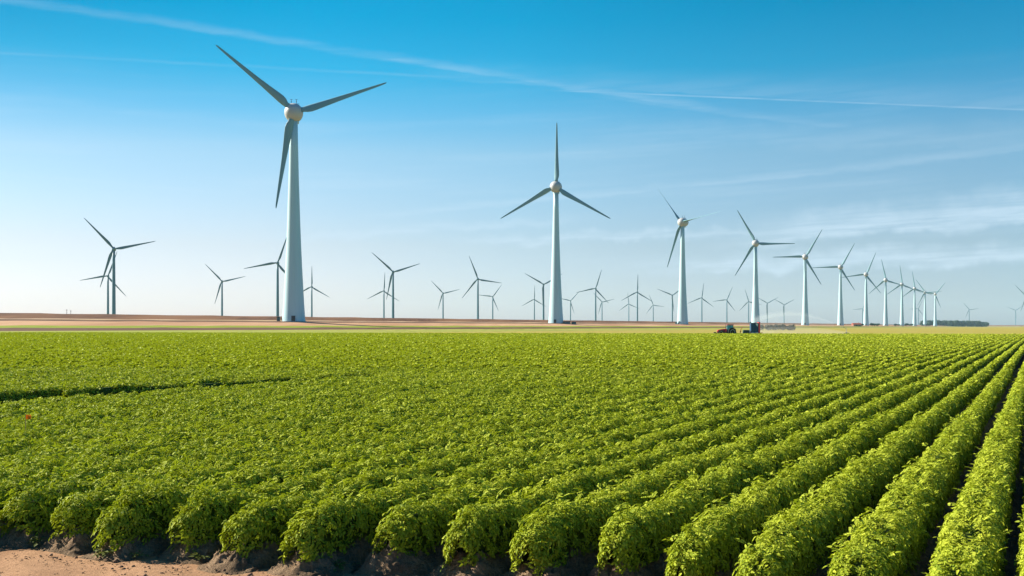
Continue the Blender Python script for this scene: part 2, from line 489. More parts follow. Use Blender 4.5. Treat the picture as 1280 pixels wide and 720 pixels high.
def make_far():
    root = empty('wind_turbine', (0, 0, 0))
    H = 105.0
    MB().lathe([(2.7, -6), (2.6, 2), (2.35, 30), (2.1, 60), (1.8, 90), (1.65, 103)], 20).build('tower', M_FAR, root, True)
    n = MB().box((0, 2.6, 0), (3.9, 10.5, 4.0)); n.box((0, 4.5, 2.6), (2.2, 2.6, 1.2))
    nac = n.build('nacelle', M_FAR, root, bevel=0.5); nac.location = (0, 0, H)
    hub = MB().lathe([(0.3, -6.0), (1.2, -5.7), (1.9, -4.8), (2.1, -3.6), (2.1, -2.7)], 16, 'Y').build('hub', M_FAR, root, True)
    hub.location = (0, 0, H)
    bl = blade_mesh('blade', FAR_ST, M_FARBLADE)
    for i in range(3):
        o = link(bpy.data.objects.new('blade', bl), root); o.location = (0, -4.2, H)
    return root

KIDS = {}
def kids(o):
    if o.name not in KIDS: KIDS[o.name] = [c for c in bpy.data.objects if c.parent is not None and c.parent.name == o.name]
    return KIDS[o.name]
def copy_tree(o, parent=None):
    c = o.copy(); link(c)
    c.parent = parent
    for ch in kids(o): copy_tree(ch, c)
    return c

def pose(root, hub_px, tips, D, yaw_off, hubz, feather=0.0):
    """stand the turbine at depth D; yaw_off turns its nose to the left of the line to the camera (degrees)"""
    cy = math.cos(R(yaw_off))
    x = (hub_px[0] - 640) / F * D
    bearing = math.atan2(x, D)
    rz = -bearing - R(yaw_off)
    # place the rotor centre, not the tower, on the pixel
    off = Matrix.Rotation(rz, 2) @ Vector((0, -2.6 if hubz > 110 else -4.2))
    root.location = (x - off.x, D - off.y, 0)
    root.rotation_euler = (0, 0, rz)
    acc = 0
    for tx, ty in tips:
        a = math.atan2((tx - hub_px[0]) / cy, hub_px[1] - ty)     # clockwise from up, as seen by the camera
        acc += complex(math.cos(3 * a), math.sin(3 * a))
    th = math.atan2(acc.imag, acc.real) / 3
    i = 0
    for ch in [c for c in bpy.data.objects if c.parent == root]:
        if ch.name.split('.')[0] == 'blade':
            ch.rotation_mode = 'ZYX'; ch.rotation_euler = (0, th + i * 2 * PI / 3, R(feather)); i += 1
        elif ch.name.split('.')[0] == 'hub':
            ch.rotation_euler = (0, th, 0)
    return root

BIG = [  # hub pixel, tips, yaw, label
    ((367, 140), [(267, 60), (487, 100), (346, 263)], 2, 'tallest and nearest white wind turbine, its tower standing alone left of the middle'),
    ((694.5, 233.3), [(694, 153), (623, 273), (761, 275)], 7, 'second largest white wind turbine, one blade pointing straight up'),
    ((851.7, 277.8), [(816, 233), (895.8, 272), (831, 335)], 36, 'white wind turbine turned sideways with thin sunlit blades, left of the tractor'),
    ((944.4, 303.9), [(922.8, 262.5), (988.9, 305.6), (920, 345)], 3, 'white wind turbine whose tower rises directly behind the blue farm trailer'),
    ((1006.4, 321.2), [(1024.5, 288), (968.4, 321.2), (1023.1, 355.4)], 3, 'white wind turbine just right of the blue trailer, rising behind the water spray'),
    ((1050.5, 333.9), [(1064, 305), (1017.8, 334.4), (1063.8, 362.3)], 3, 'white wind turbine standing directly behind the sprinkler, one blade pointing level left'),
    ((1082.4, 343), [(1092.2, 315.9), (1056.3, 346.4), (1097.2, 366.3)], 3, 'receding white turbine with its base beside the red roofed barn'),
    ((1107, 349.9), [(1102.8, 325.2), (1133.9, 359), (1088.7, 366.3)], 3, 'receding white turbine, fifth of its row counted back from the wood'),
    ((1127.3, 355.4), [(1124.6, 333.7), (1148.5, 366.3), (1110, 368.4)], 3, 'receding white turbine, fourth of its row counted back from the wood'),
    ((1143.2, 360.5), [(1141.3, 340), (1163, 367), (1129, 370.3)], 3, 'receding white turbine, third of its row counted back from the wood'),
    ((1156.2, 365.5), [(1146.4, 348.5), (1175, 363), (1148, 381)], 3, 'receding white turbine, last but one of its row before the wood'),
    ((1169, 367.6), [(1179, 354.4), (1157.8, 367), (1172.7, 383.6)], 3, 'smallest turbine of the receding white row, its base at the left end of the wood'),
]
big0 = make_big(); bigs = [big0] + [copy_tree(big0) for _ in BIG[1:]]
for o, (h, t, yw, lb) in zip(bigs, BIG):
    D_ = (140.0 - CAM_H) * F / (HZ - h[1])
    pose(o, h, t, D_, yw, 135, -62 if yw > 30 else 0)
    o.location.z = 5.0
    tag(o, lb, 'wind turbine', 'white wind turbines in a row along the dike')

FAR = [
    ((141.8, 311), [(102.9, 274), (192.9, 301.6), (123.8, 361)], 'larger of the two overlapping blue grey turbines at far left'),
    ((134.7, 345), [(100.4, 351.6), (146, 314.4), (156.7, 370)], 'shorter blue grey turbine half hidden behind the taller one at far left'),
    ((277.3, 351.8), [(256.2, 331.6), (304.4, 346.2), (268, 380)], 'lone blue grey turbine between the far left pair and the tallest tower'),
    ((346.7, 328.6), [(302.3, 337.6), (358.3, 292), (371, 360)], 'blue grey turbine close behind the tallest tower on its left side'),
    ((389.5, 358.4), [(387.9, 332.9), (410.9, 371.4), (366, 370)], 'small grey turbine just right of the tallest tower, one blade up'),
    ((491, 339.9), [(463, 316.4), (522.3, 330.2), (481.8, 373.3)], 'larger of two overlapping grey turbines between the two biggest towers'),
    ((479.7, 363.6), [(480, 341), (457.9, 374.5), (496.4, 375.7)], 'smaller of two overlapping grey turbines between the two biggest towers, one blade up'),
    ((553.6, 366.6), [(538.4, 352.8), (570.9, 363.3), (546.5, 387.6)], 'small grey turbine alone halfway between the two biggest towers, two blades raised'),
    ((597.1, 348.8), [(584.9, 320.7), (623.2, 354.3), (576.7, 373.4)], 'taller grey turbine left of the second largest tower, one blade leaning left of upright'),
    ((615.7, 370.9), [(625, 355.6), (599.4, 369.4), (620.2, 387.3)], 'small grey turbine crossing blades with a taller one left of the second largest tower'),
    ((667.8, 374.1), [(666.9, 356.5), (652.4, 382.6), (676.8, 380.9)], 'small grey turbine left of the second largest tower, one blade straight up'),
    ((679.1, 355.6), [(655, 343.4), (702, 343.5), (677.4, 380)], 'grey turbine touching the second largest tower from the left, two blades raised in a V'),
    ((713, 376), [(720.9, 365.5), (700, 373.8), (715, 390)], 'first small grey turbine right of the second largest tower'),
    ((744.3, 360.6), [(749, 338.1), (720.9, 366.3), (756, 378)], 'taller grey turbine a little right of the second largest tower'),
    ((752.4, 377.5), [(762, 374.7), (748, 389), (745, 370)], 'tiny grey turbine tucked close right of a taller one, beyond the second largest tower'),
    ((785.9, 379.9), [(784.7, 368.7), (776.2, 387.6), (794.9, 384.6)], 'tiny grey turbine close left of a taller one with an upright blade'),
    ((796.5, 365.1), [(795.5, 344.4), (777.6, 375.9), (810.7, 376.5)], 'taller grey turbine with an upright blade, midway between the second and third largest towers'),
    ((816.4, 381.3), [(811.3, 369.8), (825.5, 383), (808.7, 391)], 'tiny grey turbine alone left of the V bladed one near the sideways turned turbine'),
    ((840.2, 369.2), [(822.9, 362.3), (855, 356), (840, 387)], 'grey turbine with blades in a V close left of the sideways turned white turbine'),
    ((877.1, 372.2), [(877.1, 353), (863.5, 378.5), (886.3, 382.6)], 'first grey turbine right of the sideways turned white one, one blade up'),
    ((908.4, 374.8), [(912.3, 359.2), (894, 376.5), (914.7, 387.6)], 'grey turbine rising above the tractor cab'),
    ((935.6, 376.9), [(931.2, 362.7), (942.3, 379.3), (927, 387)], 'grey turbine close left of the white tower behind the blue trailer'),
    ((958.9, 379), [(951.5, 373.4), (968, 372.2), (958.3, 390)], 'left one of two small grey turbines seen over the water spray'),
    ((979.9, 381), [(970, 374.2), (988.5, 374.7), (978.5, 392)], 'right one of two small grey turbines seen over the water spray'),
    ((1078, 386), [(1080, 377), (1068, 387), (1082, 395)], 'tiny pale turbine low between the white towers, left of the red roofed barn\'s tower'),
    ((1147.7, 385.7), [(1151, 377), (1137, 386.8), (1152, 394.5)], 'tiny pale turbine hidden among the last towers of the white row'),
    ((1211.4, 387), [(1204.3, 379.6), (1219.4, 386.8), (1207.7, 395.5)], 'tiny pale turbine standing above the wood'),
    ((1269.4, 388), [(1260.8, 386.2), (1276.8, 383.6), (1269, 397)], 'tiny pale turbine alone right of the wood'),
    ((1283, 371), [(1274, 361), (1277, 386), (1298, 368)], 'turbine cut by the right edge, only blade tips showing'),
]
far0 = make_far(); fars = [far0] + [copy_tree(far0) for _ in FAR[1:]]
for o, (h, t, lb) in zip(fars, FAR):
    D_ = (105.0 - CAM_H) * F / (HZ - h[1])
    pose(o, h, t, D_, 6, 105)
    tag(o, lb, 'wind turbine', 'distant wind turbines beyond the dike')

# small service boxes at the feet of the nearest towers
M_BOX = paint('cabinet green', (0.05, 0.09, 0.09), 0.6)
M_CONC = paint('concrete pad', (0.3, 0.29, 0.27), 0.9)
def cabinet(x, y, z, rz, dims, label, name='transformer_cabinet'):
    r = empty(name, (x, y, z), rz)
    a, b_, c = dims
    MB().box((0, 0, c / 2), dims).build('housing', M_BOX, r, bevel=0.06)
    MB().box((0, 0, c + 0.12), (a + 0.3, b_ + 0.3, 0.24), top=(0.9, 0.9)).build('roof', M_DARK, r)
    d = MB()
    for s in (-1, 1): d.box((s * a * 0.24, -b_ / 2 - 0.03, c * 0.5), (a * 0.42, 0.06, c * 0.8))
    d.build('door', paint('cabinet door', (0.09, 0.13, 0.13), 0.5), r)
    MB().box((0, 0, -0.3), (a + 0.8, b_ + 0.8, 0.56)).build('plinth', M_CONC, r)
    return tag(r, label, 'cabinet', 'transformer cabinets at turbine feet')
t1, t2, t3 = (bigs[i].location for i in range(3))
cabinet(t1.x - 9.6, t1.y - 1, 5.1, 0.1, (1.9, 2.4, 3.4), 'small dark cabinet left of the tallest turbine\'s foot')
cabinet(t2.x + 10.5, t2.y - 4, 5.0, 0.0, (7.0, 3.0, 2.4), 'wide low dark cabinet right of the second largest turbine\'s foot')
cabinet(t2.x + 17.5, t2.y - 2, 4.9, 0.1, (4.2, 2.6, 1.9), 'lower of the two dark cabinets beside the second largest turbine, the outer one')
cabinet(t3.x - 9.0, t3.y - 3, 5.0, 0.0, (2.2, 2.2, 3.2), 'dark cabinet left of the sideways turned turbine\'s foot')
M_POST = paint('weathered post', (0.12, 0.09, 0.07), 0.9)
for px, ph, lb in ((83.5, 1.9, 'left of two thin posts standing on the dike crest'), (88.5, 1.4, 'right of two thin posts standing on the dike crest')):
    q = at(px, 391, 515)
    r = empty('post', (q.x, q.y, 9.3))
    MB().tube((0, 0, -0.6), (0, 0, ph), 0.13, 0.10).build('shaft', M_POST, r)
    MB().box((0, 0, ph - 0.2), (0.6, 0.12, 0.3)).build('plate', M_DARK, r)
    tag(r, lb, 'post', 'posts on the dike crest')

# ------------------------------------------------------------------ crop rows
PITCH = 0.86
def row_x0(k):
    return -0.66 - PITCH * k - (0.10 if k == -1 else 0.0) if np.isscalar(k) else -0.66 - PITCH * k - 0.10 * (np.asarray(k) == -1)

def leaflet(x0, y0, L, W, ang_, fold, lift):
    """six corners of a folded oval leaflet growing from (x0, y0)"""
    c, s = math.cos(ang_), math.sin(ang_)
    loc = [(0, 0, 0), (0.32 * L, 0.5 * W, fold), (0.70 * L, 0.36 * W, fold * 0.7), (L, 0, -0.12 * L), (0.70 * L, -0.36 * W, fold * 0.7), (0.32 * L, -0.5 * W, fold)]
    return [(x0 + x * c - y * s, y0 + x * s + y * c, z + lift - 0.28 * (x0 + x * c) ** 2) for x, y, z in loc]
def compound(pairs, L, W):
    vs, fs = [], []
    xs = np.linspace(0.35, 1.0, pairs)
    items = [(xs[-1], 0, 0.0, 1.15)]
    for i, x in enumerate(xs[:-1] if pairs > 1 else xs[:0]):
        for s in (-1, 1): items.append((x, s * 0.06, s * 1.05, 0.75 + 0.3 * i / max(1, pairs - 1)))
    for x, y, a, sc_ in items:
        k = len(vs)
        vs += leaflet(x, y, L * sc_, W * sc_, a, 0.10 * L, 0.0)
        fs += [(k, k + 1, k + 2, k + 3), (k, k + 3, k + 4, k + 5)]
    return np.array(vs), np.array(fs)
T_NEAR = compound(4, 0.50, 0.30)            # seven leaflets on a stalk of length 1
T_MID = compound(2, 0.75, 0.62)             # three leaflets
kv = np.array([(-0.1, 0, 0), (0.45, 0.42, 0.12), (1.0, 0, -0.18), (0.45, -0.42, 0.12)]); T_FAR = (kv, np.array([(0, 1, 2, 3)]))

#      y0   y1   template  stalk length  leaves per m2
LOD = [(6.5, 14.5, T_NEAR, 0.068, 1100), (14.5, 21, T_NEAR, 0.080, 680), (21, 31, T_MID, 0.076, 480), (31, 46, T_MID, 0.105, 220),
       (46, 70, T_FAR, 0.155, 145), (70, 110, T_FAR, 0.22, 68), (110, 170, T_FAR, 0.31, 32), (170, 340, T_FAR, 0.40, 18)]

def shape(k, t, x0, te):
    """half width and height of the canopy of row k at depth t"""
    ph = np.asarray(k) * 2.399
    pl = np.sin(2 * PI * t / 0.36 + 3 * ph + 1.4 * np.sin(0.8 * t + ph))
    s2 = np.sin(1.9 * t + 5 * ph) * np.sin(0.53 * t + 2.1 * ph)
    s3 = np.sin(0.9 * t + 1.7 * ph + 0.6) * np.sin(2.7 * t + 3.3 * ph)
    def plant(seed, step):
        u_ = t / step + ph; i_ = np.floor(u_); f_ = u_ - i_; f_ = f_ * f_ * (3 - 2 * f_)
        h_ = lambda q_: np.modf(np.abs(np.sin(q_ * 12.9898 + ph * 78.233 + seed) * 43758.5453))[0]
        return h_(i_) * (1 - f_) + h_(i_ + 1) * f_ - 0.5
    hw = 0.212 * (1 + 0.05 * pl + 0.09 * s2 + 0.20 * plant(1.0, 0.31) + 0.10 * plant(4.0, 1.3))
    hh = 0.43 * (1 + 0.05 * pl + 0.08 * s3 + 0.20 * plant(2.0, 0.29) + 0.10 * plant(3.0, 1.1))
    hw = hw * np.where(np.asarray(k) <= 1, 1.14, 1.0)
    hh = hh * np.where((np.asarray(k) == 30) & (t < 40), 0.84, 1.0)
    e_ = np.clip((t - te) / 0.35, 0.02, 1) ** 0.5
    return hw * (0.55 + 0.45 * e_), hh * (0.45 + 0.55 * e_)

def track(k, t):
    """True where a row was left out for the sprayer's wheel track; the track closes over further on"""
    k = np.asarray(k)
    return ((k == 31) & (t < 41 + 1.5 * np.sin(t * 3))) | ((k == 32) & (t < 38 + 1.5 * np.sin(t * 2.1))) | ((k == 33) & (t < 35 + np.sin(t * 4))) | ((k == 34) & (t < 31 + np.sin(t * 3)))

def in_view(X, Y):
    return np.abs(X) < 0.5143 * Y * 1.16 + 3.5

def foliage(krange, rs):
    Vs, Qs, off = [], [], 0
    for (y0, y1, T, size, dens) in LOD:
        ks, ts = [], []
        for k in krange:
            x0 = row_x0(k); te, tf = yend(x0), yfar(x0)
            a, b_ = max(y0, te), min(y1, tf)
            # part of the row inside the view
            g = np.linspace(a, b_, 40) if b_ > a else np.zeros(0)
            if len(g):
                vis = in_view(x0 + g * TT, g)
                if not vis.any(): continue
                st = (b_ - a) / 39
                a2, b2 = max(a, g[vis].min() - st), min(b_, g[vis].max() + st)
                n = rs.poisson(dens * (b2 - a2) / math.cos(TH) * 0.76)
                ts.append(rs.uniform(a2, b2, n)); ks.append(np.full(n, k))
        if not ks: continue
        t = np.concatenate(ts); k = np.concatenate(ks)
        keep = ~track(k, t); t = t[keep]; k = k[keep]
        n = len(t)
        if n == 0: continue
        x0 = row_x0(k); te = yend(x0)
        hw, hh = shape(k, t, x0, te)
        if T is not T_NEAR: hw = hw * 0.82
        if T is T_FAR: phi = rs.uniform(-1.5, 1.1, n)
        else: phi = rs.uniform(-1.95, 1.75, n)
        rho = 1.0 - 0.32 * rs.random(n) ** 1.8
        sp, cp = np.sin(phi), np.cos(phi)
        lat = np.sign(sp) * np.abs(sp) ** 0.62 * hw * rho
        z = 0.185 + np.where(cp > 0, np.abs(cp) ** 0.6, -0.30 * np.abs(cp)) * hh * rho + rs.normal(0, 0.026, n)
        if T is T_FAR: z += rs.normal(0, 0.02, n)
        # a few shoots stand above the rest
        up = rs.random(n) < 0.13
        z = z + up * rs.uniform(0.02, 0.12, n) * (1.0 if T is T_NEAR else 0.35)
        px = x0 + t * TT + lat * nv_[0]; py = t + lat * nv_[1]
        pos = np.stack([px, py, z], 1)
        # outward normal with scatter
        N = np.stack([sp * nv_[0], sp * nv_[1], np.abs(cp) * 0.9 + 0.35], 1) + rs.normal(0, 1.0, (n, 3)) * np.where(cp > 0.35, 0.28, 0.40)[:, None]
        N += np.array(sun_dir)[None, :] * np.clip(1.15 - 1.1 * sp, 0.0, 1.0)[:, None] * (1.0 if T is T_FAR else 0.5 if T is T_MID else 0.35) + np.array((0, 0, 0.4 if T is T_FAR else 0.2))
        N[up] += rs.normal(0, 1.0, (int(up.sum()), 3)) * np.array((1, 1, 0.2))
        N[:, :2] += (np.clip(sp - 0.2, 0, 1) * 0.5)[:, None] * nv_[None, :]
        N /= np.linalg.norm(N, axis=1)[:, None]
        A = rs.normal(0, 1, (n, 3)); A[:, :2] += (sp * 1.2)[:, None] * nv_[None, :]; A[:, 2] += 0.25 + up * 2.2
        A[:, :2] -= (np.clip(1 - (t - te) / 0.3, 0, 1) * 1.8)[:, None] * dv[None, :]
        Tn = A - (A * N).sum(1)[:, None] * N; Tn /= np.linalg.norm(Tn, axis=1)[:, None]
        B = np.cross(N, Tn)
        s = size * rs.uniform(0.7, 1.3, n) * np.clip(0.5 + t * 0 + 0.5, 0, 1)
        tv, tf_ = T
        tv = tv - np.array((0.45, 0, 0))
        P_ = pos[:, None, :] + s[:, None, None] * (Tn[:, None, :] * tv[None, :, 0:1] + B[:, None, :] * tv[None, :, 1:2] + N[:, None, :] * tv[None, :, 2:3])
        Vs.append(P_.reshape(-1, 3).astype(np.float32))
        Qs.append((tf_[None, :, :] + (np.arange(n) * len(tv))[:, None, None]).reshape(-1, 4).astype(np.int32) + off)
        off += n * len(tv)
    return np.concatenate(Vs), np.concatenate(Qs)

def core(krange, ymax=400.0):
    """closed hull inside the foliage, its dark colour painting the shade in the gaps"""
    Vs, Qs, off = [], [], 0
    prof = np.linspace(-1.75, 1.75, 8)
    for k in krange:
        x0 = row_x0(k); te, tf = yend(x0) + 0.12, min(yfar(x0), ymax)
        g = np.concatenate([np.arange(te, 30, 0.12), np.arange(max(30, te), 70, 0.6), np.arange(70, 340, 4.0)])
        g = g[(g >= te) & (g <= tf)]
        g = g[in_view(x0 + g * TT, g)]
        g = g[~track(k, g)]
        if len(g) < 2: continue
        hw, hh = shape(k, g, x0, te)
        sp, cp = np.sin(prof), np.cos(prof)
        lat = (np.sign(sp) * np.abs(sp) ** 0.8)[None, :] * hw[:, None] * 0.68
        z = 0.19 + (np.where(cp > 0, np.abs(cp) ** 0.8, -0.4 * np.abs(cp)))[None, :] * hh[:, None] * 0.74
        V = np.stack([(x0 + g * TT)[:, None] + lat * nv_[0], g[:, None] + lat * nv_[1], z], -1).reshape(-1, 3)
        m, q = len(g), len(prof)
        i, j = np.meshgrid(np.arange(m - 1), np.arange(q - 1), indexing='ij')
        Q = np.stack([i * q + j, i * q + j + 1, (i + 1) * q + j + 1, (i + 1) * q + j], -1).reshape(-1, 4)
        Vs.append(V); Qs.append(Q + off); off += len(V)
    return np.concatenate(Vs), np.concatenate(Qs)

def ridge(k, rs):
    """earthed-up bank under the row, with a crumbling end"""
    x0 = row_x0(k); te = yend(x0)
    g = np.concatenate([np.arange(te - 0.36, te + 1.2, 0.014), np.arange(te + 1.2, min(te + 9, 30), 0.10), np.arange(min(te + 9, 30), 60, 0.8)])
    g = g[in_view(x0 + g * TT, g)]
    if len(g) < 2: return None
    u = np.linspace(-1, 1, 41)
    ph = k * 1.77
    en = np.clip((g - (te - 0.18 + 0.07 * math.sin(ph * 3))) / (0.34 + 0.12 * math.sin(ph * 5)), 0, 1); en = en * en * (3 - 2 * en)
    prof = np.clip(1.12 - np.abs(u) ** 1.5 * 1.15, 0, 1) ** 0.9
    lump = np.zeros((len(g), 41))
    for _ in range(260):                       # clods pressed into the bank
        ci = rs.uniform(te - 0.34, te + 1.2); cj = rs.uniform(-1, 1); cr_ = rs.uniform(0.010, 0.034)
        d2 = ((g - ci)[:, None] ** 2 + ((u - cj)[None, :] * 0.385) ** 2) / cr_ ** 2
        lump += cr_ * 0.9 * np.sqrt(np.clip(1 - d2, 0, 1))
    rough = 0.025 * np.sin(g[:, None] * 13 + u[None, :] * 9 + ph) + 0.02 * np.sin(g[:, None] * 29 - u[None, :] * 17 + ph * 2) + rs.normal(0, 0.012, (len(g), 41)) + lump + 0.03 * np.sin(g[:, None] * 7 + 4 * u[None, :] ** 2 + ph * 4)
    z = -0.04 + en[:, None] * (prof[None, :] * 0.215 + rough * (0.3 + 0.7 * prof[None, :]))
    lat = u[None, :] * 0.385 * (1 + 0.08 * np.sin(g * 4.3 + ph))[:, None] + rs.normal(0, 0.008, (len(g), 41))
    V = np.stack([(x0 + g * TT)[:, None] + lat * nv_[0], g[:, None] + lat * nv_[1], z], -1).reshape(-1, 3)
    m, q = len(g), 41
    i, j = np.meshgrid(np.arange(m - 1), np.arange(q - 1), indexing='ij')
    return V, np.stack([i * q + j, i * q + j + 1, (i + 1) * q + j + 1, (i + 1) * q + j], -1).reshape(-1, 4)

ORD = ['first', 'second', 'third', 'fourth', 'fifth', 'sixth', 'seventh', 'eighth', 'ninth', 'tenth', 'eleventh', 'twelfth', 'thirteenth', 'fourteenth',
       'fifteenth', 'sixteenth', 'seventeenth', 'eighteenth', 'nineteenth', 'twentieth', 'twenty-first', 'twenty-second', 'twenty-third', 'twenty-fourth',
       'twenty-fifth', 'twenty-sixth', 'twenty-seventh', 'twenty-eighth', 'twenty-ninth', 'thirtieth', 'thirty-first', 'thirty-second']
for k in range(-1, 31):
    rs = np.random.default_rng(100 + k)
    root = empty('crop_row', (0, 0, 0))
    x0 = row_x0(k); te = yend(x0)
    root.location = (x0 + te * TT, te, 0)
    inv = np.array(root.location)
    V, Q = foliage([k], rs)
    fo = link(bpy.data.objects.new('foliage', np_mesh('foliage', V - inv, Q, M_LEAF)), root)
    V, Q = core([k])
    link(bpy.data.objects.new('shade_core', np_mesh('shade_core', V - inv, Q, M_CORE, True)), fo)
    rd = ridge(k, rs)
    if rd: link(bpy.data.objects.new('soil_ridge', np_mesh('soil_ridge', rd[0] - inv, rd[1], M_RIDGE, True)), root)
    if k == -1: lb = 'leafy green crop row cut by the bottom right corner, only its left flank showing'
    elif k == 30: lb = 'crop row along the near side of the dark wheel track at the left'
    else: lb = 'leafy crop row, %s left of the row in the bottom right corner' % ORD[k]
    tag(root, lb, 'crop row', 'leafy crop rows running toward the tractor field edge')

rs = np.random.default_rng(9)
kk = list(range(31, 400)) + [-5, -4, -3, -2]
V, Q = foliage(kk, rs)
cm = link(bpy.data.objects.new('crop_field', np_mesh('crop_field', V, Q, M_LEAF)))
tag(cm, 'far side of the green crop where the rows merge into one leafy mass', 'crop', kind='stuff')
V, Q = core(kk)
link(bpy.data.objects.new('shade_core', np_mesh('shade_core', V, Q, M_CORE, True)), cm)

# clods on the sandy headland
def clods(n, rs):
    Vs, Qs = [], []
    base_v = np.array([(-1, -1, -.6), (1, -1, -.6), (1, 1, -.6), (-1, 1, -.6), (-.6, -.6, .7), (.6, -.6, .7), (.6, .6, .7), (-.6, .6, .7)], float)
    base_f = np.array([(0, 3, 2, 1), (4, 5, 6, 7), (0, 1, 5, 4), (1, 2, 6, 5), (2, 3, 7, 6), (3, 0, 4, 7)])
    for i in range(n):
        x = rs.uniform(-7.5, 2.0)
        yb = 11.34 - 0.275 * (x + 5.8)
        y = yb - 0.30 - rs.exponential(0.55)
        s = rs.uniform(0.004, 0.009) * (1 + 1.2 * (rs.random() < 0.12))
        a = rs.uniform(0, PI); c, q = math.cos(a), math.sin(a)
        v = base_v * (1 + rs.normal(0, 0.18, (8, 3))) * s * np.array((1.3, 1, 0.8))
        v = np.stack([v[:, 0] * c - v[:, 1] * q + x, v[:, 0] * q + v[:, 1] * c + y, v[:, 2] + s * 0.5 + 0.01], 1)
        Vs.append(v); Qs.append(base_f + i * 8)
    return np.concatenate(Vs), np.concatenate(Qs)
V, Q = clods(900, np.random.default_rng(3))
tag(link(bpy.data.objects.new('soil_clods', np_mesh('soil_clods', V, Q, paint('clod', (0.17, 0.10, 0.06), 0.95, var=0.3), True))),
    'small brown clods scattered over the sandy headland', 'soil clods', kind='stuff')

# weeds at the feet of the ridges
M_WEED = leaf_mat('weed leaf', (0.08, 0.12, 0.02), (0.12, 0.16, 0.03), (0.16, 0.19, 0.05), 0.3, (0.2, 0.24, 0.04))
def weed(px, py, size, label, seed):
    rs = np.random.default_rng(seed)
    Y = CAM_H * F / (py - HZ)
    q = at(px, py, Y)
    tv, tf_ = T_MID
    Vs, Qs = [], []
    n = 14
    for i in range(n):
        a = rs.uniform(0, 2 * PI); el = rs.uniform(0.15, 1.2)
        T_ = np.array((math.cos(a) * math.cos(el), math.sin(a) * math.cos(el), math.sin(el)))
        N = np.array((-math.cos(a) * math.sin(el), -math.sin(a) * math.sin(el), math.cos(el)))
        B = np.cross(N, T_)
        s = size * rs.uniform(0.4, 0.8)
        st = np.array((rs.normal(0, size * 0.5), rs.normal(0, size * 0.3), 0.01))
        Vs.append(st + s * (tv[:, 0:1] * T_ + tv[:, 1:2] * B + tv[:, 2:3] * N)); Qs.append(tf_ + i * len(tv))
    o = link(bpy.data.objects.new('weed', np_mesh('weed', np.concatenate(Vs), np.concatenate(Qs), M_WEED)))
    o.location = (q.x, q.y, 0.03)
    tag(o, label, 'weed', 'small weeds at the row ends')
weed(48, 682, 0.10, 'pale green weed on the bare ridge end nearest the left edge', 1)
weed(133, 697, 0.10, 'small green weed left of the bare bank, in the second dip from the left edge', 2)
weed(173, 699, 0.07, 'tiny weed on the third sunlit ridge end from the left', 3)
weed(248, 702, 0.08, 'yellowish weed on the fourth ridge end from the left', 4)
weed(425, 712, 0.10, 'weed at the ridge end where the sand meets the bottom edge', 5)

# orange marker flag in the crop
q = at(32, 522, 17.5)
fl = empty('marker_flag', (q.x, q.y, 0.0))
MB().tube((0, 0, -0.1), (0, 0, q.z + 0.05), 0.007).build('stick', paint('bamboo', (0.4, 0.25, 0.12), 0.7), fl)
m = MB()
pts = [[(0.0 + 0.02 * j, 0.012 * math.sin(j * 1.1) + s * 0.002, q.z - 0.03 + i * 0.04) for i in range(3)] for j in range(6) for s in (0,)]
for s in (1, -1):
    k0 = len(m.v)
    m.v += [(x, y + 0.002 * s, z) for r_ in pts for x, y, z in r_]
    for j in range(5):
        for i in range(2):
            m.f.append((k0 + j * 3 + i, k0 + j * 3 + i + 1, k0 + j * 3 + i + 4, k0 + j * 3 + i + 3))
m.build('cloth', leaf_mat('orange cloth', (0.9, 0.3, 0.02), (0.9, 0.3, 0.02), (0.9, 0.32, 0.03), 0.5, (0.95, 0.4, 0.04)), fl)
tag(fl, 'small orange marker flag sticking out of the crop at left', 'flag')

# ------------------------------------------------------------------ tractor and trailers
M_RED = paint('red paint', (0.78, 0.03, 0.05), 0.35, scale=2, spec=0.5, dirt=(0.2, 0.08, 0.06))
M_TYRE = paint('tyre rubber', (0.02, 0.02, 0.022), 0.85)
M_RIM = paint('pale rim', (0.8, 0.79, 0.77), 0.5)
M_GLASS = glass_mat('cab glass', (0.08, 0.36, 0.34))
M_CHAS = paint('black chassis', (0.025, 0.027, 0.03), 0.6)
M_BLUE = paint('dark blue panel', (0.006, 0.055, 0.13), 0.4, dirt=(0.03, 0.07, 0.13))
M_GREEN = paint('dark green housing', (0.008, 0.07, 0.06), 0.5)
M_WHT = paint('white sheet', (0.7, 0.7, 0.7), 0.5)
M_ORG = paint('orange steel', (0.55, 0.2, 0.05), 0.5)
M_LAMP = glass_mat('lamp glass', (0.8, 0.78, 0.7))

def wheel(parent, x, y, r, wd, rim_f=0.56):
    wl = MB().lathe([(r * 0.6, -wd / 2), (r * 0.92, -wd / 2), (r, -wd * 0.32), (r, wd * 0.32), (r * 0.92, wd / 2), (r * 0.6, wd / 2)], 28, 'Y')
    for i in range(18):
        a = 2 * PI * i / 18
        for s in (-1, 1):
            Mx = Matrix.Rotation(a + s * 0.08, 4, 'Y') @ Matrix.Translation((0, s * wd * 0.22, r)) @ Matrix.Rotation(s * 0.6, 4, 'Z')
            wl.box((0, 0, 0), (0.06, wd * 0.5, 0.06), Mx)
    o = wl.build('wheel', M_TYRE, parent, False); o.location = (x, y, r)
    wd *= 1.14
    rm = MB().lathe([(0.05, -wd * 0.40), (r * 0.18, -wd * 0.44), (r * 0.25, -wd * 0.3), (r * 0.5, -wd * 0.22), (r * rim_f, -wd * 0.42), (r * 0.64, -wd * 0.50),
                     (r * 0.64, wd * 0.50), (r * rim_f, wd * 0.42), (r * 0.5, wd * 0.22), (r * 0.25, wd * 0.3), (r * 0.18, wd * 0.44), (0.05, wd * 0.40)], 24, 'Y')
    rm.build('rim', M_RIM, o, True)
    return o

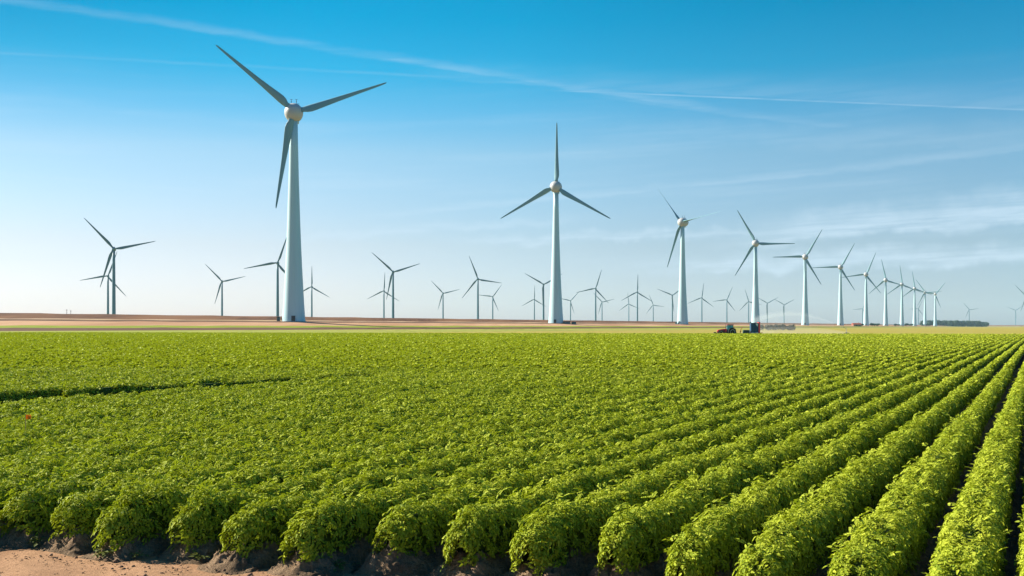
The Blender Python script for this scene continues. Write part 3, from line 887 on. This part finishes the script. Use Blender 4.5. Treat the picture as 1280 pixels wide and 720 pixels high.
def make_tractor():
    t = empty('tractor', (0, 0, 0))
    # x forward
    m = MB(); m.loft([[(0.75, -0.42, 1.05), (0.75, 0.42, 1.05), (0.75, 0.45, 1.5), (0.75, 0.36, 1.92), (0.75, -0.36, 1.92), (0.75, -0.45, 1.5)],
                      [(2.2, -0.40, 1.0), (2.2, 0.40, 1.0), (2.2, 0.42, 1.4), (2.2, 0.33, 1.78), (2.2, -0.33, 1.78), (2.2, -0.42, 1.4)],
                      [(3.15, -0.36, 1.0), (3.15, 0.36, 1.0), (3.15, 0.38, 1.3), (3.15, 0.28, 1.58), (3.15, -0.28, 1.58), (3.15, -0.38, 1.3)],
                      [(3.35, -0.28, 1.05), (3.35, 0.28, 1.05), (3.35, 0.30, 1.25), (3.35, 0.22, 1.42), (3.35, -0.22, 1.42), (3.35, -0.30, 1.25)]])
    hood = m.build('hood', M_RED, t, bevel=0.04)
    g = MB()
    for i in range(5): g.box((3.375, 0, 1.08 + i * 0.07), (0.04, 0.44, 0.03))
    for s in (-1, 1): g.box((1.6, s * 0.43, 1.35), (0.9, 0.03, 0.3))
    g.build('grille', M_CHAS, hood)
    for s in (-1, 1): MB().box((3.34, s * 0.2, 1.36), (0.06, 0.14, 0.1)).build('headlight', M_LAMP, t, bevel=0.015)
    c = MB().box((0.6, 0, 0.85), (4.6, 0.55, 0.5)); c.box((2.4, 0, 0.75), (0.3, 1.5, 0.22)); c.box((-0.7, 0, 1.0), (0.35, 1.5, 0.35)); c.box((-1.9, 0, 0.75), (0.5, 0.9, 0.15))
    c.build('chassis', M_CHAS, t, bevel=0.03)
    wgt = MB()
    for i in range(7): wgt.box((3.95, -0.45 + i * 0.15, 0.75), (0.55, 0.11, 0.55))
    wgt.box((3.55, 0, 0.75), (0.5, 0.4, 0.2)); wgt.build('front_weights', M_CHAS, t, bevel=0.03)
    # cab: base, pillars, glass, roof
    cb = MB().box((-0.15, 0, 1.35), (1.7, 1.35, 0.5))
    P0 = [(0.72, 1.58), (0.55, 2.75)]; P1 = [(-1.0, 1.58), (-0.95, 2.75)]; PM = [(-0.15, 1.58), (-0.15, 2.75)]
    for s in (-1, 1):
        for a, b_ in (P0, P1, PM): cb.tube((a[0], s * 0.7, a[1]), (b_[0], s * 0.66, b_[1]), 0.055)
    cab = cb.build('cab', M_CHAS, t)
    for s in (-1, 1):
        MB().add([(0.66, s * 0.71, 1.62), (-0.12, s * 0.71, 1.62), (-0.12, s * 0.67, 2.74), (0.52, s * 0.67, 2.74)], [(0, 1, 2, 3)]).build('window', M_GLASS, cab)
        MB().add([(-0.18, s * 0.71, 1.62), (-0.95, s * 0.71, 1.62), (-0.92, s * 0.67, 2.74), (-0.18, s * 0.67, 2.74)], [(0, 1, 2, 3)]).build('window', M_GLASS, cab)
    MB().add([(0.70, -0.66, 1.62), (0.70, 0.66, 1.62), (0.54, 0.62, 2.74), (0.54, -0.62, 2.74)], [(0, 1, 2, 3)]).build('windscreen', M_GLASS, cab)
    MB().add([(-1.0, -0.66, 1.62), (-1.0, 0.66, 1.62), (-0.95, 0.62, 2.74), (-0.95, -0.62, 2.74)], [(0, 1, 2, 3)]).build('window', M_GLASS, cab)
    MB().box((-0.2, 0, 2.88), (1.9, 1.55, 0.24), top=(0.9, 0.88)).build('roof', paint('dark red roof', (0.22, 0.03, 0.04), 0.5), cab, bevel=0.06)
    MB().tube((0.85, -0.5, 1.6), (0.85, -0.5, 2.95), 0.06).build('exhaust_pipe', M_CHAS, t)
    for s in (-1, 1):
        m = MB(); lo = []
        for a in np.linspace(-0.35, PI * 0.85, 10):
            rr = 1.13
            cx, cz = -0.7 + rr * math.cos(a), 1.02 + rr * math.sin(a)
            lo.append([(cx, s * 0.66, cz), (cx, s * 1.28, cz), (cx * 1.0 + 0.03 * math.cos(a), s * 1.28, cz + 0.05 * math.sin(a)), (cx + 0.03 * math.cos(a), s * 0.66, cz + 0.05 * math.sin(a))])
        m.loft(lo).build('fender', M_CHAS, t)
        wheel(t, -0.7, s * 0.98, 1.02, 0.62)
        wheel(t, 2.4, s * 0.92, 0.74, 0.48)
        mm = MB().tube((0.6, s * 0.7, 2.5), (0.75, s * 1.15, 2.5), 0.025); mm.box((0.75, s * 1.2, 2.4), (0.06, 0.2, 0.35)); mm.build('mirror', M_CHAS, t)
    hb = MB(); 
    for s in (-1, 1): hb.tube((-1.6, s * 0.4, 0.75), (-2.4, s * 0.4, 0.6), 0.06); hb.tube((-1.4, s * 0.35, 1.4), (-2.0, s * 0.38, 0.8), 0.04)
    hb.build('hitch', M_CHAS, t)
    return t
tr = make_tractor()
TY = 262.0
q = at(911.5, 410, TY)
tr.location = (q.x, TY, -0.06); tr.rotation_euler = (0, 0, R(180 - 3))
tr.scale = (0.95, 1, 1.03)
tag(tr, 'dark red tractor with a glazed cab and pale wheel rims behind the crop', 'tractor')

pq = at(931, 410, TY)
pu = empty('pump_unit', (pq.x, TY, -0.06), R(180))
MB().box((0, 0, 0.62), (2.5, 0.9, 0.12)).box((1.5, 0, 0.6), (1.4, 0.1, 0.1)).build('drawbar_frame', M_CHAS, pu)
hs = MB().box((-0.35, 0, 1.15), (1.7, 1.1, 0.95), top=(0.94, 0.9)).build('housing', M_GREEN, pu, bevel=0.07)
vv = MB()
for i in range(5): vv.box((-0.35 + (i - 2) * 0.25, 0.56, 1.1), (0.12, 0.03, 0.5)); vv.box((-0.35 + (i - 2) * 0.25, -0.56, 1.1), (0.12, 0.03, 0.5))
vv.build('vents', M_CHAS, hs)
MB().tube((1.25, 0, 0.6), (0.95, 0, 2.1), 0.09).tube((0.95, 0, 2.1), (0.55, 0, 2.25), 0.08).box((1.15, 0, 1.2), (0.3, 0.3, 0.3)).build('standpipe', M_ORG, pu)
for s in (-1, 1): wheel(pu, -0.4, s * 0.75, 0.38, 0.22)
tag(pu, 'small dark green pump cart with an orange pipe between tractor and blue trailer', 'cart')

bq = at(943.2, 410, TY)
bt = empty('farm_trailer', (bq.x, TY, -0.06), R(180))
pn = MB().box((0.15, 0, 2.12), (1.95, 1.5, 2.75)).build('box_body', M_BLUE, bt, bevel=0.05)
rb = MB()
for s in (-1, 1):
    for x in (-0.62, 0.15, 0.92): rb.box((x, s * 0.78, 2.12), (0.09, 0.06, 2.6))
    rb.box((0.15, s * 0.78, 3.44), (1.95, 0.08, 0.12))
rb.build('ribs', paint('blue ribs', (0.012, 0.04, 0.11), 0.5), pn)
for s in (-1, 1):
    tp = MB(); y = s * 0.82
    tp.add([(-0.75, y, 3.3), (-0.05, y, 3.3), (-0.55, y, 2.45)], [(0, 1, 2)]); tp.add([(-0.75, y + s * 0.02, 3.3), (-0.05, y + s * 0.02, 3.3), (-0.55, y + s * 0.02, 2.45)], [(0, 1, 2)])
    tp.build('pale_flap', M_WHT, bt)
    MB().box((0.15, s * 0.80, 0.78), (1.9, 0.1, 0.3)).build('side_rail', M_WHT, bt, bevel=0.02)
    MB().box((-1.12, s * 0.55, 2.1), (0.42, 0.14, 3.0)).build('post', M_RED, bt, bevel=0.02)
    wheel(bt, 0.1, s * 0.95, 0.42, 0.26)
MB().box((-1.12, 0, 3.55), (0.5, 1.5, 0.2)).box((-1.12, 0, 2.0), (0.3, 1.0, 0.15)).box((-1.6, 0, 0.85), (0.9, 0.9, 0.16)).build('rear_frame', M_RED, bt, bevel=0.02)
MB().box((0.1, 0, 0.6), (2.6, 0.5, 0.14)).box((1.7, 0, 0.6), (1.2, 0.1, 0.1)).box((0.1, 0, 0.5), (0.12, 1.9, 0.12)).build('chassis', M_CHAS, bt)
MB().box((1.08, 0, 3.6), (0.16, 1.4, 0.36)).build('front_cap', M_CHAS, bt, bevel=0.02)
tag(bt, 'tall dark blue trailer with a red rear post and white lower rail', 'trailer')

# sprinkler gun and its jet
SY = 292.0
g0 = at(1058, 411, SY)
sg = empty('sprinkler_gun', (g0.x, SY, -0.06))
MB().tube((0, 0, 0.5), (0, 0, 1.9), 0.07).tube((0, 0, 1.9), (-1.3, 0, 2.45), 0.07, 0.04).build('barrel', paint('galvanised', (0.35, 0.36, 0.36), 0.4), sg)
m = MB()
for a in (0.5, 2.6, 4.7): m.tube((0, 0, 0.9), (1.1 * math.cos(a), 1.1 * math.sin(a), 0.15), 0.05)
m.box((0, 0, 0.55), (0.5, 0.5, 0.3)).build('stand', M_CHAS, sg)
for s in (-1, 1): wheel(sg, 0.2, s * 0.85, 0.35, 0.14)
tag(sg, 'small wheeled sprinkler gun throwing water across the dry grass', 'sprinkler')

g1 = Vector((g0.x - 1.3, SY, 2.35))
pk = at(990, 392.5, SY); en_ = at(940, 402, SY)
def arc(f_):
    if f_ < 0.62:
        u = f_ / 0.62; x = g1.x + (pk.x - g1.x) * u; z = g1.z + (pk.z - g1.z) * (1 - (1 - u) ** 1.7)
    else:
        u = (f_ - 0.62) / 0.38; x = pk.x + (en_.x - pk.x) * u; z = pk.z + (en_.z - pk.z) * u ** 2
    return Vector((x, SY, z))
def spray(name, r_of, drop, mat, parent=None, n=28, f0=0.0, f1=1.0, zlow=None):
    m = MB(); loops = []
    rs = np.random.default_rng(17)
    for i in range(n):
        f_ = f0 + (f1 - f0) * i / (n - 1)
        c = arc(f_); r_ = r_of(f_); dn = drop(f_)
        lp = []
        for a in np.linspace(0, 2 * PI, 12, endpoint=False):
            zz_ = math.sin(a)
            z = c.z + (zz_ * r_ if zz_ > 0 else zz_ * (r_ + dn)) + rs.normal(0, 0.04 * r_)
            lp.append((c.x, c.y + math.cos(a) * r_ * 1.2, max(z, 0.02)))
        loops.append(lp)
    m.loft(loops)
    return m.build(name, mat, parent, True)
js = spray('water_spray', lambda f_: 0.12 + 0.7 * f_ ** 1.2, lambda f_: 0.0, volume_mat('jet water', 0.11, (0.75, 0.85, 0.9)))
tag(js, 'pale curved water jet thrown left from the sprinkler', 'water spray', kind='stuff')
spray('falling_drizzle', lambda f_: 0.3 + 1.1 * f_, lambda f_: 0.5 + 4.6 * f_, volume_mat('drizzle', 0.045, (0.75, 0.83, 0.88)), js, f0=0.1, f1=1.0)
ms = MB(); loops = []
for x in np.linspace(0, 1, 20):
    px = 925 + 140 * x
    hh_ = 2.6 * (math.sin(PI * min(1, max(0, x))) ** 0.6) * (1 - 0.35 * x) + 0.1
    c = at(px, 410, SY)
    loops.append([(c.x, SY + math.cos(a) * 6, max(0.02, 0.3 + math.sin(a) * hh_)) for a in np.linspace(0, 2 * PI, 12, endpoint=False)])
ms.loft(loops).build('ground_mist', volume_mat('mist', 0.02, (0.85, 0.87, 0.88)), js, True)

# ------------------------------------------------------------------ far hedge, farm and wood
def clump(n, dims, size, rs, mat, name, crowns=None):
    """crown of leaf-clump faces filling a set of lumps"""
    tv = np.array([(-0.5, -0.35, 0), (0.5, -0.42, 0.1), (0.42, 0.4, 0), (-0.45, 0.45, -0.1)])
    lumps = crowns or [((0, 0, dims[2] * 0.6), (dims[0] / 2, dims[1] / 2, dims[2] * 0.42))]
    Vs = []
    per = max(1, n // len(lumps))
    for c, r_ in lumps:
        d = rs.normal(0, 1, (per, 3)); d /= np.linalg.norm(d, axis=1)[:, None]
        rad = 0.55 + 0.5 * rs.random(per)
        p_ = np.array(c) + d * rad[:, None] * np.array(r_)
        N = d + rs.normal(0, 0.5, (per, 3)); N /= np.linalg.norm(N, axis=1)[:, None]
        A = rs.normal(0, 1, (per, 3)); T_ = A - (A * N).sum(1)[:, None] * N; T_ /= np.linalg.norm(T_, axis=1)[:, None]
        B = np.cross(N, T_)
        s = size * rs.uniform(0.6, 1.4, per)
        Vs.append((p_[:, None, :] + s[:, None, None] * (T_[:, None] * tv[None, :, 0:1] + B[:, None] * tv[None, :, 1:2] + N[:, None] * tv[None, :, 2:3])).reshape(-1, 3))
    V = np.concatenate(Vs); Q = np.arange(len(V)).reshape(-1, 4)
    return np_mesh(name, V, Q, mat)
M_FOL = leaf_mat('tree leaves', (0.012, 0.045, 0.035), (0.018, 0.06, 0.045), (0.03, 0.08, 0.055), 0.12, (0.03, 0.09, 0.05), 0.2)
M_BARK = paint('bark', (0.08, 0.06, 0.05), 0.9)
M_HEDGE = leaf_mat('grey hedge leaves', (0.16, 0.165, 0.14), (0.21, 0.21, 0.18), (0.27, 0.26, 0.22), 0.2, (0.12, 0.12, 0.06), 0.2)

rs = np.random.default_rng(21)
WD = 4650.0
cr = []
x_ = 1159.0
while x_ < 1234:
    c = at(x_, 408, WD)
    top = rs.uniform(26, 31) if x_ < 1226 else rs.uniform(20, 25)
    for dy in (0, 26, 55):
        cr.append(((c.x + rs.normal(0, 4), WD + dy + rs.normal(0, 5), top * 0.55), (rs.uniform(11, 15), rs.uniform(11, 16), top * 0.47)))
    x_ += rs.uniform(3.0, 4.6)
wood = link(bpy.data.objects.new('wood', clump(26000, None, 4.2, rs, M_FOL, 'wood', cr)))
tag(wood, 'dark blue green block of woodland on the horizon', 'wood', kind='stuff')
m = MB()
for c, r_ in cr: m.tube((c[0], c[1], -1), (c[0], c[1], c[2]), 0.8, 0.5, 6)
m.build('trunks', M_BARK, wood)

def far_tree(px, Y, h_, wd_, seed, label, name='tree', zb=0.0):
    rs = np.random.default_rng(seed)
    c = at(px, 408, Y)
    r = empty(name, (c.x, Y, zb))
    MB().tube((0, 0, -1), (0, 0, h_ * 0.5), h_ * 0.045, h_ * 0.02, 8).build('trunk', M_BARK, r)
    lumps = [((rs.normal(0, wd_ * 0.22), rs.normal(0, wd_ * 0.2), h_ * rs.uniform(0.42, 0.72)), (wd_ * 0.32, wd_ * 0.32, h_ * 0.28)) for _ in range(6)]
    link(bpy.data.objects.new('crown', clump(1500, None, h_ * 0.11, rs, M_FOL, 'crown', lumps)), r)
    return tag(r, label, 'tree', 'low trees on the far horizon')
for i, (px, h_, w_, lb) in enumerate((
    (1077.5, 8, 10, 'low dark tree beside the red roofed barn on its right'),
    (1090.5, 10, 13, 'low dark tree right of the tower beside the barn, nearest that tower'),
    (1096.5, 8.5, 12, 'low dark tree next to the last tower but four, left of that tower'),
    (1119.0, 7.5, 12, 'low tree between the fifth and fourth last towers, the left one'),
    (1123.0, 6.5, 11, 'low tree touching the left side of the fourth last tower'),
    (1133.5, 9, 12, 'low tree right of the fourth last tower'),
    (1138.0, 8, 12, 'low tree left of the third last tower'),
    (1154.5, 6.5, 12, 'lowest dark tree at the left of the wood'),
    (1160.5, 10, 15, 'dark round tree between the last two towers before the wood'))):
    Yt = 420.0 / (TT - (px - 640) / F)
    far_tree(px, Yt, h_ * Yt / 2900, w_ * Yt / 2900, 40 + i, lb, zb=2.8)

# grey hedge seen through the mist
hq = at(971, 408, 640)
rs = np.random.default_rng(31)
lumps = [((rs.uniform(-11, 11), rs.normal(0, 0.8), rs.uniform(1.4, 2.4)), (1.6, 1.3, rs.uniform(1.3, 2.0))) for _ in range(70)]
hd = link(bpy.data.objects.new('hedge', clump(6000, None, 0.42, rs, M_HEDGE, 'hedge', lumps)))
hd.location = (hq.x, 640, 0.0)
tag(hd, 'low grey green hedge behind the spray, right of the blue trailer', 'hedge')

# barn with a red roof
bq = at(1070.5, 408, 2280)
bn = empty('barn', (bq.x, 2280, 2.7), R(12))
MB().box((0, 0, 2.1), (20, 10, 4.6)).build('wall', paint('barn brick', (0.24, 0.12, 0.09), 0.9), bn)
m = MB(); m.loft([[(-10.6, -5.7, 4.3), (-10.6, 5.7, 4.3), (-10.6, 0, 7.6)], [(10.6, -5.7, 4.3), (10.6, 5.7, 4.3), (10.6, 0, 7.6)]])
rf = m.build('roof', paint('red tiles', (0.34, 0.08, 0.05), 0.8), bn)
MB().box((6, 0.8, 7.6), (1.0, 1.0, 2.4)).build('chimney', paint('chimney brick', (0.22, 0.1, 0.08), 0.9), rf)
MB().box((-3, -5.05, 1.7), (4, 0.12, 3.4)).build('door', M_CHAS, bn)
for x in (2.5, 6.5): MB().box((x, -5.05, 2.4), (1.6, 0.12, 1.4)).build('window', M_GLASS, bn)
tag(bn, 'low barn with a red roof on the far horizon', 'barn')

# ------------------------------------------------------------------ air
HAZE = 3.0e-5
hz = MB().box((0, 4600, 0), (18800, 10400, 2)).build('haze', volume_mat('haze air', HAZE, (0.5, 0.78, 1.0)))
me = hz.data
for v in me.vertices:
    v.co.z = 235.0 if v.co.z > 0 else -3.0
hz.data.update()
tag(hz, kind='stuff')
